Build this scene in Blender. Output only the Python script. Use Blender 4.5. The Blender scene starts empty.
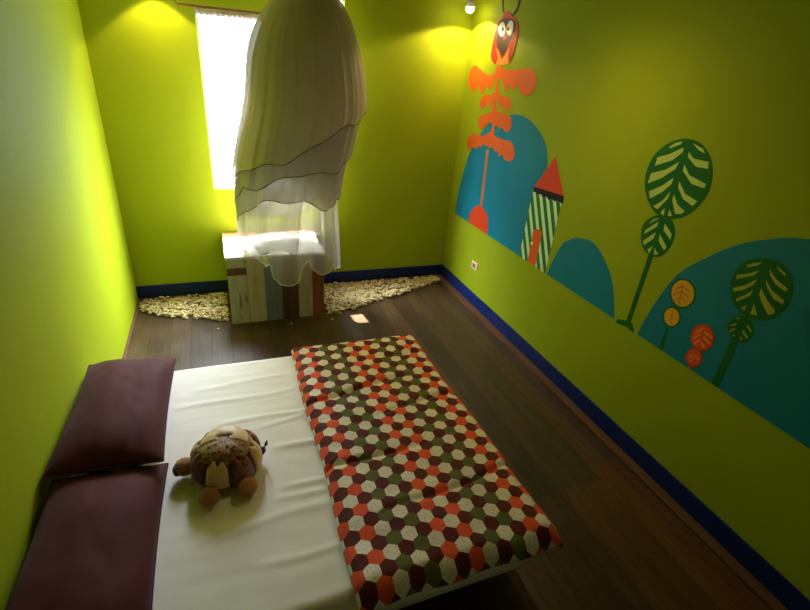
import bpy, bmesh, math, random
from mathutils import Vector, Matrix, noise
random.seed(7)
SC = bpy.context.scene
COL = SC.collection
PI = math.pi

# ------------------------------------------------------------------ camera
W, DEPTH, H = 2.9, 4.6, 2.56           # room: x 0..W, y 0 (window wall) .. -DEPTH
cam_d = bpy.data.cameras.new('camera')
cam_d.sensor_fit = 'HORIZONTAL'; cam_d.sensor_width = 36.0
cam_d.lens = 464.79 / 810 * 36
cam_d.clip_start = 0.02
cam = bpy.data.objects.new('camera', cam_d); COL.objects.link(cam)
_r = Vector((0.93288, -0.35145, 0.07884)); _u = Vector((0.09596, 0.45349, 0.88608)); _f = Vector((0.34717, 0.81904, -0.45678))
cam.matrix_world = Matrix(((_r.x, _u.x, -_f.x, 0.7536), (_r.y, _u.y, -_f.y, -4.1416), (_r.z, _u.z, -_f.z, 1.9930), (0, 0, 0, 1)))
SC.camera = cam

# ------------------------------------------------------------------ light
world = bpy.data.worlds.new('sky'); SC.world = world; world.use_nodes = True
bg = world.node_tree.nodes['Background']
bg.inputs['Color'].default_value = (0.73, 0.815, 1.0, 1)
_wt = world.node_tree; _tc = _wt.nodes.new('ShaderNodeTexCoord'); _sx = _wt.nodes.new('ShaderNodeSeparateXYZ'); _mr = _wt.nodes.new('ShaderNodeMapRange')
_wt.links.new(_tc.outputs['Generated'], _sx.inputs[0]); _wt.links.new(_sx.outputs[2], _mr.inputs[0])      # hazy ground and horizon, brighter towards the zenith
_mr.interpolation_type = 'SMOOTHSTEP'
for _i, _v in zip((1, 2, 3, 4), (0.02, 0.85, 9.0, 118.0)): _mr.inputs[_i].default_value = _v
_wt.links.new(_mr.outputs[0], bg.inputs['Strength'])
sun_d = bpy.data.lights.new('sun', 'SUN'); sun_d.energy = 36; sun_d.angle = 0.009; sun_d.color = (1.0, 0.93, 0.82)
sun = bpy.data.objects.new('sun', sun_d); COL.objects.link(sun)
sun.rotation_euler = Vector((0.08, -1.0, -2.72)).to_track_quat('-Z', 'Y').to_euler()
sun.location = (-1, 3, 6)
por_d = bpy.data.lights.new('window_daylight', 'AREA'); por_d.shape = 'RECTANGLE'; por_d.size = 1.10; por_d.size_y = 1.5
por_d.cycles.is_portal = True
por = bpy.data.objects.new('window_daylight', por_d); COL.objects.link(por)
por.location = (1.25, 0.065, 1.68); por.rotation_euler = (-PI / 2, 0, 0)
LAMP_W = 30.0
SC.view_settings.view_transform = 'Standard'; SC.view_settings.look = 'None'
SC.view_settings.exposure = 0.52; SC.view_settings.gamma = 1.0; SC.view_settings.use_curve_mapping = False
SC.cycles.transparent_max_bounces = 32
SC.cycles.max_bounces = 14; SC.cycles.diffuse_bounces = 8; SC.cycles.sample_clamp_indirect = 8.0

# ------------------------------------------------------------------ materials
def lin(r, g, b):
    f = lambda c: c / 12.92 if c <= 0.04045 else ((c + 0.055) / 1.055) ** 2.4
    return (f(r / 255), f(g / 255), f(b / 255), 1)

class NT:
    """small node-graph helper"""
    def __init__(s, name):
        s.m = bpy.data.materials.new(name); s.m.use_nodes = True
        s.t = s.m.node_tree; s.t.nodes.clear()
        s.out = s.t.nodes.new('ShaderNodeOutputMaterial')
    def n(s, typ, **kw):
        nd = s.t.nodes.new(typ)
        for k, v in kw.items(): setattr(nd, k, v)
        return nd
    def put(s, sock, v):
        if isinstance(v, bpy.types.NodeSocket): s.t.links.new(v, sock)
        else: sock.default_value = v
    def math(s, op, a, b=0.0, c=None):
        nd = s.n('ShaderNodeMath', operation=op)
        s.put(nd.inputs[0], a); s.put(nd.inputs[1], b)
        if c is not None: s.put(nd.inputs[2], c)
        return nd.outputs[0]
    def mix(s, fac, a, b, blend='MIX'):
        nd = s.n('ShaderNodeMix', data_type='RGBA', blend_type=blend)
        s.put(nd.inputs['Factor'], fac); s.put(nd.inputs[6], a); s.put(nd.inputs[7], b)
        return nd.outputs[2]
    def coords(s, kind='Object', scale=(1, 1, 1), rot=(0, 0, 0)):
        tc = s.n('ShaderNodeTexCoord'); mp = s.n('ShaderNodeMapping')
        s.t.links.new(tc.outputs[kind], mp.inputs[0])
        mp.inputs['Scale'].default_value = scale; mp.inputs['Rotation'].default_value = rot
        return mp.outputs[0]
    def noise(s, vec, scale, detail=4, rough=0.55):
        nd = s.n('ShaderNodeTexNoise'); s.put(nd.inputs['Vector'], vec)
        nd.inputs['Scale'].default_value = scale; nd.inputs['Detail'].default_value = detail; nd.inputs['Roughness'].default_value = rough
        return nd.outputs[0]
    def ramp(s, fac, stops):
        nd = s.n('ShaderNodeValToRGB'); s.put(nd.inputs[0], fac)
        while len(nd.color_ramp.elements) < len(stops): nd.color_ramp.elements.new(0.5)
        for e, (p, c) in zip(nd.color_ramp.elements, stops): e.position = p; e.color = c
        return nd.outputs[0]
    def bump(s, h, strength=0.2, dist=0.01):
        nd = s.n('ShaderNodeBump'); s.put(nd.inputs['Height'], h)
        nd.inputs['Strength'].default_value = strength; nd.inputs['Distance'].default_value = dist
        return nd.outputs[0]
    def bsdf(s, color, rough=0.6, spec=0.4, normal=None, sheen=0.0, metal=0.0):
        b = s.n('ShaderNodeBsdfPrincipled')
        s.put(b.inputs['Base Color'], color); s.put(b.inputs['Roughness'], rough)
        b.inputs['Specular IOR Level'].default_value = spec; b.inputs['Metallic'].default_value = metal
        if sheen: b.inputs['Sheen Weight'].default_value = sheen
        if normal is not None: s.t.links.new(normal, b.inputs['Normal'])
        s.t.links.new(b.outputs[0], s.out.inputs[0])
        return b

def paint(name, c, rough=0.55, spec=0.3, var=0.06, nscale=3.0, bump=0.05):
    t = NT(name); v = t.coords('Object')
    n = t.noise(v, nscale)
    dark = tuple(x * (1 - var) for x in c[:3]) + (1,); light = tuple(min(1, x * (1 + var)) for x in c[:3]) + (1,)
    col = t.ramp(n, [(0.3, dark), (0.7, light)])
    t.bsdf(col, rough, spec, t.bump(t.noise(v, 60, 3), bump, 0.004))
    return t.m

def cloth(name, c, rough=0.85, weave=700, var=0.08, sheen=0.15, bump=0.15, spec=0.15):
    t = NT(name); v = t.coords('Object')
    n = t.noise(v, 9)
    dark = tuple(x * (1 - var) for x in c[:3]) + (1,); light = tuple(min(1, x * (1 + var)) for x in c[:3]) + (1,)
    col = t.ramp(n, [(0.3, dark), (0.7, light)])
    t.bsdf(col, rough, spec, t.bump(t.noise(v, weave, 2), bump, 0.002), sheen)
    return t.m

def wood(name, c, c2, rough=0.5, stretch=(12, 12, 1), worn=None, worn_at=0.62, scale=2.2, spec=0.35):
    t = NT(name); v = t.coords('Object', stretch)
    n = t.noise(v, scale, 8, 0.65)
    col = t.ramp(n, [(0.28, c2), (0.72, c)])
    if worn:
        w = t.noise(t.coords('Object', tuple(0.35 * s for s in stretch)), 5.5, 6, 0.7)
        k = t.ramp(w, [(worn_at - 0.04, (0, 0, 0, 1)), (worn_at + 0.03, (1, 1, 1, 1))])
        col = t.mix(k, col, worn)
    t.bsdf(col, rough, spec, t.bump(n, 0.25, 0.004))
    return t.m

LIME = lin(152, 166, 22)
M = {}
M['lime'] = paint('lime_wall_paint', LIME, 0.6, 0.1, 0.04, 1.4, 0.06)
M['cream_wall'] = paint('cream_wall_paint', lin(158, 152, 132), 0.7, 0.15)
M['ceiling'] = paint('ceiling_paint', lin(150, 150, 40), 0.7, 0.2)
M['navy'] = paint('navy_baseboard_paint', lin(12, 34, 92), 0.45, 0.25, 0.12, 6)
M['strip'] = wood('reddish_wood_strip', lin(108, 74, 42), lin(78, 50, 28), 0.5, (30, 2, 30))
M['white_frame'] = paint('white_frame_paint', lin(225, 225, 220), 0.4)
M['bar'] = paint('grey_metal_paint', lin(120, 118, 116), 0.4)
M['rod'] = wood('curtain_rod_wood', lin(140, 84, 60), lin(100, 56, 40), 0.45, (2, 20, 20))
M['valance'] = cloth('rolled_curtain_cloth', lin(176, 160, 150), 0.9, 400, 0.2)
M['teal'] = paint('teal_mural_paint', lin(14, 122, 140), 0.55, 0.25, 0.05)
M['orange'] = paint('orange_mural_paint', lin(226, 98, 22), 0.55, 0.25, 0.05)
M['red'] = paint('red_mural_paint', lin(216, 66, 24), 0.55, 0.25, 0.05)
M['black'] = paint('black_mural_paint', lin(32, 16, 14), 0.55, 0.25)
M['leaf'] = paint('green_mural_paint', lin(18, 100, 28), 0.55, 0.25, 0.08)
M['gap'] = paint('pale_green_mural_paint', lin(186, 206, 100), 0.55, 0.25, 0.05)
M['gapdim'] = paint('olive_yellow_mural_paint', lin(172, 174, 60), 0.55, 0.25, 0.08)
M['yellow'] = paint('yellow_mural_paint', lin(226, 170, 42), 0.55, 0.25, 0.05)
M['ochre'] = paint('ochre_mural_paint', lin(206, 124, 30), 0.55, 0.25, 0.05)
M['peach'] = paint('peach_mural_paint', lin(238, 160, 80), 0.55, 0.25, 0.05)
M['vermilion'] = paint('vermilion_mural_paint', lin(230, 84, 34), 0.55, 0.25, 0.05)
M['rust'] = paint('rust_mural_paint', lin(196, 112, 50), 0.55, 0.25, 0.05)
M['owlbrown'] = paint('brown_mural_paint', lin(50, 20, 14), 0.55, 0.25, 0.1)
M['owlred'] = paint('owl_red_mural_paint', lin(176, 44, 20), 0.55, 0.2, 0.1)
M['owlwhite'] = paint('white_mural_paint', lin(240, 232, 205), 0.55, 0.25)
M['owlyellow'] = paint('amber_mural_paint', lin(224, 140, 44), 0.55, 0.25)

def striped():
    t = NT('tower_striped_paint'); v = t.coords('Object')
    sp = t.n('ShaderNodeSeparateXYZ'); t.put(sp.inputs[0], v)
    a = t.math('ADD', t.math('MULTIPLY', sp.outputs[1], 1.0), t.math('MULTIPLY', sp.outputs[2], -0.55))
    f = t.math('FRACT', t.math('MULTIPLY', a, 12.5))
    k = t.math('GREATER_THAN', f, 0.47)
    t.bsdf(t.mix(k, lin(214, 232, 178), lin(24, 120, 44)), 0.55, 0.25)
    return t.m
M['stripes'] = striped()

def floor_mat():
    t = NT('dark_plank_floor'); tc = t.n('ShaderNodeTexCoord'); sp = t.n('ShaderNodeSeparateXYZ')
    t.put(sp.inputs[0], tc.outputs['Object'])
    cb = t.n('ShaderNodeCombineXYZ'); t.put(cb.inputs[0], t.math('ADD', sp.outputs[1], 0.35)); t.put(cb.inputs[1], sp.outputs[0])
    br = t.n('ShaderNodeTexBrick', offset=0.37, offset_frequency=3)
    t.put(br.inputs['Vector'], cb.outputs[0])
    br.inputs['Color1'].default_value = (0, 0, 0, 1); br.inputs['Color2'].default_value = (1, 1, 1, 1); br.inputs['Mortar'].default_value = (0.5, 0.5, 0.5, 1)
    br.inputs['Scale'].default_value = 1.0; br.inputs['Brick Width'].default_value = 2.45; br.inputs['Row Height'].default_value = 0.145
    seam = t.math('ADD', -2.80, t.math('MULTIPLY', t.math('SINE', t.math('MULTIPLY', t.math('FLOOR', t.math('DIVIDE', sp.outputs[0], 0.29)), 2.3)), 0.07))
    warm = t.math('LESS_THAN', sp.outputs[1], seam)
    br.inputs['Mortar Size'].default_value = 0.0022; br.inputs['Mortar Smooth'].default_value = 0.2; br.inputs['Bias'].default_value = 0.0
    tone = t.ramp(br.outputs['Color'], [(0.0, lin(54, 42, 20)), (0.35, lin(74, 56, 28)), (0.7, lin(62, 50, 30)), (1.0, lin(86, 62, 32))])
    g = t.noise(t.coords('Object', (26, 1.6, 1)), 1.6, 8, 0.7)
    grain = t.ramp(g, [(0.25, (0.38, 0.35, 0.30, 1)), (0.75, (1.40, 1.34, 1.25, 1))])
    col = t.mix(1.0, tone, grain, 'MULTIPLY')
    col = t.mix(warm, col, t.mix(1.0, col, (1.35, 1.02, 0.62, 1), 'MULTIPLY'))
    wr = t.noise(t.coords('Object', (3, 2, 1)), 2.3, 6, 0.7)
    dust = t.ramp(wr, [(0.5, (0, 0, 0, 1)), (0.75, (0.22, 0.22, 0.22, 1))])
    col = t.mix(dust, col, lin(120, 104, 82))
    sc = t.noise(t.coords('Object', (1, 1, 1)), 55, 2, 0.5)
    col = t.mix(t.ramp(sc, [(0.73, (0, 0, 0, 1)), (0.78, (0.35, 0.35, 0.35, 1))]), col, lin(150, 140, 120))
    col = t.mix(br.outputs['Fac'], col, lin(20, 13, 8))
    rough = t.ramp(wr, [(0.3, (0.34, 0.34, 0.34, 1)), (0.7, (0.52, 0.52, 0.52, 1))])
    h = t.math('SUBTRACT', t.math('MULTIPLY', g, 0.25), br.outputs['Fac'])
    t.bsdf(col, rough, 0.4, t.bump(h, 0.35, 0.004))
    return t.m
M['floor'] = floor_mat()

M['b_pale'] = wood('pale_weathered_board', lin(196, 190, 172), lin(158, 150, 132), 0.6, (14, 14, 1.4), lin(104, 92, 76), 0.60)
M['b_short'] = wood('reddish_brown_board', lin(124, 74, 46), lin(84, 48, 32), 0.55, (2, 14, 14))
M['b_cream'] = wood('cream_board', lin(196, 180, 140), lin(166, 148, 110), 0.55, (14, 14, 1.2))
M['b_blue'] = wood('blue_grey_board', lin(120, 126, 136), lin(92, 98, 110), 0.55, (14, 14, 1.2))
M['b_dark'] = wood('dark_brown_board', lin(92, 60, 34), lin(58, 36, 20), 0.5, (14, 14, 1.0))
M['b_beige'] = wood('grey_beige_board', lin(182, 170, 138), lin(142, 132, 106), 0.55, (14, 14, 1.2), lin(110, 96, 70), 0.64)
M['b_red'] = wood('red_brown_board', lin(152, 88, 58), lin(108, 58, 38), 0.55, (14, 14, 1.2))
M['b_white'] = wood('white_painted_board', lin(212, 210, 204), lin(192, 190, 184), 0.4, (1.2, 14, 14))
M['b_orange'] = wood('orange_pine_board', lin(206, 138, 86), lin(172, 106, 62), 0.5, (1.2, 14, 14))
M['pebble'] = paint('cream_pebble', lin(196, 178, 124), 0.6, 0.3, 0.25, 22)

M['sheet'] = cloth('white_cotton_sheet', lin(238, 234, 218), 0.85, 600, 0.02, 0.1, 0.08)
M['mattress'] = cloth('pale_mattress_cloth', lin(206, 212, 206), 0.9, 400, 0.03)
M['bedbase'] = wood('dark_bed_base_wood', lin(60, 42, 28), lin(36, 24, 16), 0.5, (2, 14, 14))
M['maroon'] = cloth('maroon_cotton', lin(76, 31, 24), 0.75, 500, 0.05, 0.05, 0.1)
M['maroon_seam'] = cloth('maroon_seam_cloth', lin(62, 26, 25), 0.8, 500, 0.05, 0.2)
M['edge'] = cloth('blanket_lining', lin(196, 200, 184), 0.9, 500, 0.04)

def hexmat():
    """hexagon patchwork print: rows of white flower print, maroon, then orange or olive hexagons"""
    t = NT('hexagon_print_cotton'); A = 0.0595; S3 = math.sqrt(3)
    uv = t.n('ShaderNodeUVMap'); sp = t.n('ShaderNodeSeparateXYZ'); t.put(sp.inputs[0], uv.outputs[0])
    px = t.math('DIVIDE', sp.outputs[0], A); py = t.math('DIVIDE', sp.outputs[1], A)
    ia = t.math('ROUND', px); ja = t.math('ROUND', t.math('DIVIDE', py, S3))
    dax = t.math('SUBTRACT', px, ia); day = t.math('SUBTRACT', py, t.math('MULTIPLY', ja, S3))
    ib = t.math('ROUND', t.math('SUBTRACT', px, 0.5)); jb = t.math('ROUND', t.math('SUBTRACT', t.math('DIVIDE', py, S3), 0.5))
    dbx = t.math('SUBTRACT', px, t.math('ADD', ib, 0.5)); dby = t.math('SUBTRACT', py, t.math('MULTIPLY', t.math('ADD', jb, 0.5), S3))
    sq = lambda a, b: t.math('ADD', t.math('MULTIPLY', a, a), t.math('MULTIPLY', b, b))
    isb = t.math('LESS_THAN', sq(dbx, dby), sq(dax, day))
    pick = lambda a, b: t.math('ADD', a, t.math('MULTIPLY', isb, t.math('SUBTRACT', b, a)))
    cx = pick(ia, t.math('ADD', ib, 0.5)); row = pick(t.math('MULTIPLY', ja, 2), t.math('ADD', t.math('MULTIPLY', jb, 2), 1))
    q = t.math('SUBTRACT', cx, t.math('MULTIPLY', row, 0.5))
    k = t.math('FLOORED_MODULO', t.math('ROUND', t.math('SUBTRACT', q, row)), 3)
    col3 = t.math('FLOOR', t.math('ADD', t.math('DIVIDE', cx, 3), 0.02))
    par = t.math('FLOORED_MODULO', col3, 2)
    tc = t.coords('UV')
    vo = t.n('ShaderNodeTexVoronoi'); t.put(vo.inputs['Vector'], tc); vo.inputs['Scale'].default_value = 150
    fl = t.ramp(vo.outputs['Distance'], [(0.22, (1, 1, 1, 1)), (0.38, (0, 0, 0, 1))])
    white = t.mix(t.math('MULTIPLY', fl, 0.55), lin(238, 230, 212), lin(160, 132, 108))
    n = t.noise(tc, 170, 3)
    maroon = t.mix(t.ramp(n, [(0.58, (0, 0, 0, 1)), (0.68, (0.5, 0.5, 0.5, 1))]), lin(92, 32, 28), lin(140, 84, 66))
    orange = t.mix(t.ramp(n, [(0.56, (0, 0, 0, 1)), (0.68, (0.4, 0.4, 0.4, 1))]), lin(232, 88, 48), lin(240, 160, 110))
    olive = t.mix(t.ramp(n, [(0.56, (0, 0, 0, 1)), (0.68, (0.4, 0.4, 0.4, 1))]), lin(96, 100, 50), lin(150, 146, 96))
    x = t.mix(par, orange, olive)
    is1 = t.math('COMPARE', k, 1.0, 0.1); is2 = t.math('COMPARE', k, 2.0, 0.1)
    col = t.mix(is2, t.mix(is1, x, white), maroon)
    t.bsdf(col, 0.75, 0.2, t.bump(t.noise(tc, 420, 2), 0.12, 0.002), 0.1)
    return t.m
M['hex'] = hexmat()

def tulle(name, c, base, edge=0.75):
    t = NT(name)
    lw = t.n('ShaderNodeLayerWeight'); lw.inputs['Blend'].default_value = 0.45
    a = t.math('ADD', base, t.math('MULTIPLY', t.math('POWER', lw.outputs['Facing'], 2.2), edge - base))
    d = t.n('ShaderNodeBsdfDiffuse'); d.inputs['Color'].default_value = c
    tl = t.n('ShaderNodeBsdfTranslucent'); tl.inputs['Color'].default_value = c
    tr = t.n('ShaderNodeBsdfTransparent')
    m1 = t.n('ShaderNodeMixShader'); m1.inputs[0].default_value = 0.10
    t.put(m1.inputs[1], d.outputs[0]); t.put(m1.inputs[2], tl.outputs[0])
    m2 = t.n('ShaderNodeMixShader'); t.put(m2.inputs[0], a)
    t.put(m2.inputs[1], tr.outputs[0]); t.put(m2.inputs[2], m1.outputs[0])
    t.t.links.new(m2.outputs[0], t.out.inputs[0])
    return t.m
M['tulle_out'] = tulle('outer_tulle', lin(194, 184, 168), 0.86, 0.98)
M['tulle_mid'] = tulle('middle_tulle', lin(184, 176, 164), 0.72, 0.95)
M['tulle_mid2'] = tulle('sheer_tulle', lin(196, 192, 176), 0.5, 0.86)
M['tulle_low'] = tulle('lower_tulle', lin(226, 220, 214), 0.36, 0.82)
M['hem'] = tulle('tulle_hem_ribbon', lin(120, 108, 92), 0.8, 0.95)
M['hem_low'] = tulle('pale_tulle_hem_ribbon', lin(236, 230, 222), 0.5, 0.9)
M['satin'] = cloth('satin_waistband', lin(206, 186, 160), 0.4, 300, 0.05)
M['cord'] = cloth('white_cord', lin(200, 196, 186), 0.8, 300)

def leopard(name, a, b, spot, scale=38, rough=0.45):
    t = NT(name); v = t.coords('Object')
    base = t.ramp(t.noise(v, 14, 4), [(0.35, a), (0.65, b)])
    vo = t.n('ShaderNodeTexVoronoi'); wv = t.n('ShaderNodeVectorMath', operation='ADD'); nz = t.n('ShaderNodeTexNoise'); t.put(nz.inputs['Vector'], v); nz.inputs['Scale'].default_value = 45
    sc_ = t.n('ShaderNodeVectorMath', operation='SCALE'); t.put(sc_.inputs[0], nz.outputs['Color']); sc_.inputs['Scale'].default_value = 0.035
    t.put(wv.inputs[0], v); t.put(wv.inputs[1], sc_.outputs[0]); t.put(vo.inputs['Vector'], wv.outputs[0]); vo.inputs['Scale'].default_value = scale
    k = t.ramp(vo.outputs['Distance'], [(0.34, (1, 1, 1, 1)), (0.46, (0, 0, 0, 1))])
    t.bsdf(t.mix(k, base, spot), rough, 0.45, t.bump(t.noise(v, 300, 2), 0.1, 0.002), 0.2)
    return t.m
M['leo'] = leopard('leopard_plush', lin(206, 164, 94), lin(132, 84, 40), lin(50, 26, 12), 66)
M['shell'] = leopard('dark_brown_satin', lin(104, 44, 34), lin(70, 26, 24), lin(46, 16, 14), 24, 0.35)
M['t_cream'] = cloth('cream_satin_patch', lin(224, 188, 128), 0.4, 300, 0.22, 0.2, 0.1, 0.4)
M['t_brown'] = leopard('brown_print_patch', lin(138, 76, 40), lin(110, 52, 34), lin(74, 34, 20), 46, 0.4)
M['t_plush'] = cloth('brown_plush', lin(166, 114, 66), 0.95, 260, 0.15, 0.4, 0.5)
M['t_dark'] = cloth('dark_brown_plush', lin(66, 40, 22), 0.9, 260, 0.15, 0.3, 0.4)
M['eye'] = paint('black_bead', lin(14, 10, 10), 0.15, 0.6)
M['plastic'] = paint('white_socket_plastic', lin(228, 214, 190), 0.35, 0.4, 0.03)
M['socketred'] = paint('reddish_socket_insert', lin(178, 84, 62), 0.4)
M['can'] = paint('white_lamp_housing', lin(214, 208, 196), 0.4)
_b = NT('glowing_halogen_bulb'); _e = _b.n('ShaderNodeEmission'); _e.inputs[0].default_value = (1, 0.82, 0.52, 1); _e.inputs[1].default_value = 40
_b.t.links.new(_e.outputs[0], _b.out.inputs[0]); M['bulb'] = _b.m

# ------------------------------------------------------------------ builders
def tag(o, label, cat, group=None, kind=None):
    o['label'] = label; o['category'] = cat
    if group: o['group'] = group
    if kind: o['kind'] = kind
    return o
def thing(name, loc, label, cat, group=None, rz=0.0):
    o = bpy.data.objects.new(name, None); COL.objects.link(o); o.location = loc; o.rotation_euler = (0, 0, rz)
    o.empty_display_size = 0.1
    return tag(o, label, cat, group)
def world_loc(o):
    v = Vector((0, 0, 0))
    while o is not None: v += o.location; o = o.parent
    return v
def obj(name, bm, mats, parent=None, smooth=False, local=False, label=None, origin=None):
    """ONE mesh object; vertices given in world space unless local"""
    off = world_loc(parent) if parent is not None else Vector((0, 0, 0))
    loc = Vector((0, 0, 0))
    if not local and off.length > 0: bmesh.ops.translate(bm, verts=bm.verts, vec=-off)
    if origin is not None:
        loc = Vector(origin) - (Vector((0, 0, 0)) if local else off)
        bmesh.ops.translate(bm, verts=bm.verts, vec=-loc)
    me = bpy.data.meshes.new(name); bm.normal_update(); bm.to_mesh(me); bm.free()
    if not isinstance(mats, (list, tuple)): mats = [mats]
    for m in mats: me.materials.append(m)
    for p in me.polygons: p.use_smooth = smooth
    o = bpy.data.objects.new(name, me); COL.objects.link(o); o.location = loc
    if parent is not None: o.parent = parent
    if label: o['label'] = label
    return o
def struct(name, bm, m, parent=None, label=None):
    o = obj(name, bm, m, parent)
    if parent is None: o['kind'] = 'structure'
    if label: o['label'] = label
    return o
def add_box(bm, lo, hi, bev=0.0, seg=2):
    vs = [bm.verts.new((x, y, z)) for x in (lo[0], hi[0]) for y in (lo[1], hi[1]) for z in (lo[2], hi[2])]
    F = [bm.faces.new([vs[i] for i in q]) for q in ((0, 1, 3, 2), (4, 6, 7, 5), (0, 4, 5, 1), (2, 3, 7, 6), (0, 2, 6, 4), (1, 5, 7, 3))]
    if bev:
        es = list({e for f in F for e in f.edges})
        bmesh.ops.bevel(bm, geom=es, offset=bev, segments=seg, affect='EDGES', profile=0.6)
    return bm
def box(lo, hi, bev=0.0): return add_box(bmesh.new(), lo, hi, bev)
def add_tube(bm, pts, r, n=8, closed=False):
    pts = [Vector(p) for p in pts]; rings = []; N = len(pts)
    for i, p in enumerate(pts):
        a = pts[(i - 1) % N] if closed or i > 0 else p; b = pts[(i + 1) % N] if closed or i < N - 1 else p
        t = (b - a).normalized(); ref = Vector((0, 0, 1)) if abs(t.z) < 0.9 else Vector((1, 0, 0))
        s = t.cross(ref).normalized(); u = s.cross(t)
        rr = r(i / max(1, N - 1)) if callable(r) else r
        rings.append([bm.verts.new(p + rr * (math.cos(2 * PI * k / n) * s + math.sin(2 * PI * k / n) * u)) for k in range(n)])
    for i in range(N if closed else N - 1):
        A, B = rings[i], rings[(i + 1) % N]
        for k in range(n): bm.faces.new((A[k], A[(k + 1) % n], B[(k + 1) % n], B[k]))
    if not closed: bm.faces.new(rings[0][::-1]); bm.faces.new(rings[-1])
    return bm
def add_lathe(bm, prof, c=(0, 0, 0), n=24):
    rings = [[bm.verts.new((c[0] + r * math.cos(2 * PI * k / n), c[1] + r * math.sin(2 * PI * k / n), c[2] + z)) for k in range(n)] for r, z in prof]
    for A, B in zip(rings, rings[1:]):
        for k in range(n): bm.faces.new((A[k], A[(k + 1) % n], B[(k + 1) % n], B[k]))
    bm.faces.new(rings[0][::-1]); bm.faces.new(rings[-1])
    return bm
def add_blob(bm, c, rad, rot=(0, 0, 0), nz=0.0, nu=20, nv=12, f=30.0, taper=None):
    from mathutils import Euler
    R = Euler(rot).to_matrix(); rows = []
    def P(a, b):
        v = Vector((math.cos(a) * math.sin(b), math.sin(a) * math.sin(b), math.cos(b)))
        k = 1 + nz * noise.noise(v * 2.1 + Vector(c) * f)
        p = Vector((v.x * rad[0], v.y * rad[1], v.z * rad[2])) * k
        if taper: p = taper(p)
        return R @ p + Vector(c)
    top = bm.verts.new(P(0, 0)); bot = bm.verts.new(P(0, PI))
    for j in range(1, nv): rows.append([bm.verts.new(P(2 * PI * i / nu, PI * j / nv)) for i in range(nu)])
    for i in range(nu):
        bm.faces.new((top, rows[0][i], rows[0][(i + 1) % nu])); bm.faces.new((bot, rows[-1][(i + 1) % nu], rows[-1][i]))
        for A, B in zip(rows, rows[1:]): bm.faces.new((A[i], B[i], B[(i + 1) % nu], A[(i + 1) % nu]))
    return bm
def grid_faces(bm, V, closed_u=False):
    for a, b in zip(V, V[1:]):
        n = len(a)
        for i in range(n if closed_u else n - 1): bm.faces.new((a[i], a[(i + 1) % n], b[(i + 1) % n], b[i]))

# ------------------------------------------------------------------ room shell
T = 0.14; TB = 0.06
struct('floor', box((-T, -DEPTH - T, -0.1), (W + T, T, 0)), M['floor'])
struct('ceiling', box((-T, -DEPTH - T, H), (W + T, T, H + 0.1)), M['ceiling'])
struct('wall_left', box((-T, -DEPTH, 0), (0, 0, H)), M['lime'])
struct('wall_right', box((W, -DEPTH, 0), (W + T, 0, H)), M['lime'])
struct('wall_front', box((-T, -DEPTH - T, 0), (W + T, -DEPTH, H)), M['cream_wall'])
X0, X1, Z0, Z1 = 0.705, 1.485, 0.955, 2.222
VX0, VX1, VZ0, VZ1 = 1.655, 1.782, 1.78, 2.42      # narrow unseen slot added beside it to throw the floor sun patch
bm = bmesh.new()
for lo, hi in (((-T, 0), (X0, H)), ((X1, 0), (VX0, H)), ((VX1, 0), (W + T, H)), ((X0, 0), (X1, Z0)), ((X0, Z1), (X1, H)), ((VX0, 0), (VX1, VZ0)), ((VX0, VZ1), (VX1, H))):
    add_box(bm, (lo[0], 0, lo[1]), (hi[0], TB, hi[1]))
struct('wall_back', bm, M['lime'])
struct('baseboard_back', box((0.0, -0.014, 0.022), (W, 0.0, 0.136), 0.003), M['navy'])
struct('baseboard_right', box((W - 0.014, -DEPTH, 0.022), (W, -0.014, 0.136), 0.003), M['navy'])
struct('trim_1', box((W - 0.072, -DEPTH, 0.0), (W, -0.03, 0.022), 0.006), M['strip'])
struct('trim_2', box((0.0, -0.03, 0.0), (W, 0.0, 0.022), 0.006), M['strip'])
struct('trim_3', box((0.0, -DEPTH, 0.0), (0.022, -0.03, 0.022), 0.006), M['strip'])

win = bpy.data.objects.new('window_1', None); COL.objects.link(win); win.location = (X0, 0.03, Z0); win['kind'] = 'structure'
bm = bmesh.new(); fw = 0.022
for lo, hi in (((X0, Z0), (X0 + fw, Z1)), ((X1 - fw, Z0), (X1, Z1)), ((X0 + fw, Z0), (X1 - fw, Z0 + fw)), ((X0 + fw, Z1 - fw), (X1 - fw, Z1))):
    add_box(bm, (lo[0], 0.025, lo[1]), (hi[0], 0.055, hi[1]), 0.003)
obj('frame', bm, M['white_frame'], win)
bm = bmesh.new()       # upright guard bars outside the lower opening
for x, h in ((X0 + 0.045, 0.32), (X0 + 0.075, 0.30)):
    add_tube(bm, [(x, 0.08, Z0), (x, 0.08, Z0 + h)], 0.005, 8)
add_tube(bm, [(X0 + 0.02, 0.08, Z0 + 0.02), (X0 + 0.13, 0.08, Z0 + 0.02)], 0.005, 8)
obj('guard_bar', bm, M['bar'], win)
win_added = bpy.data.objects.new('window_added', None); COL.objects.link(win_added); win_added.location = (VX0, 0.03, VZ0); win_added['kind'] = 'structure'  # added opening, hidden behind the skirt, lets sun reach the floor
bm = bmesh.new(); fw = 0.008
for lo, hi in (((VX0, VZ0), (VX0 + fw, VZ1)), ((VX1 - fw, VZ0), (VX1, VZ1)), ((VX0 + fw, VZ0), (VX1 - fw, VZ0 + fw)), ((VX0 + fw, VZ1 - fw), (VX1 - fw, VZ1))):
    add_box(bm, (lo[0], 0.025, lo[1]), (hi[0], 0.055, hi[1]), 0.002)
obj('frame', bm, M['white_frame'], win_added)

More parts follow.
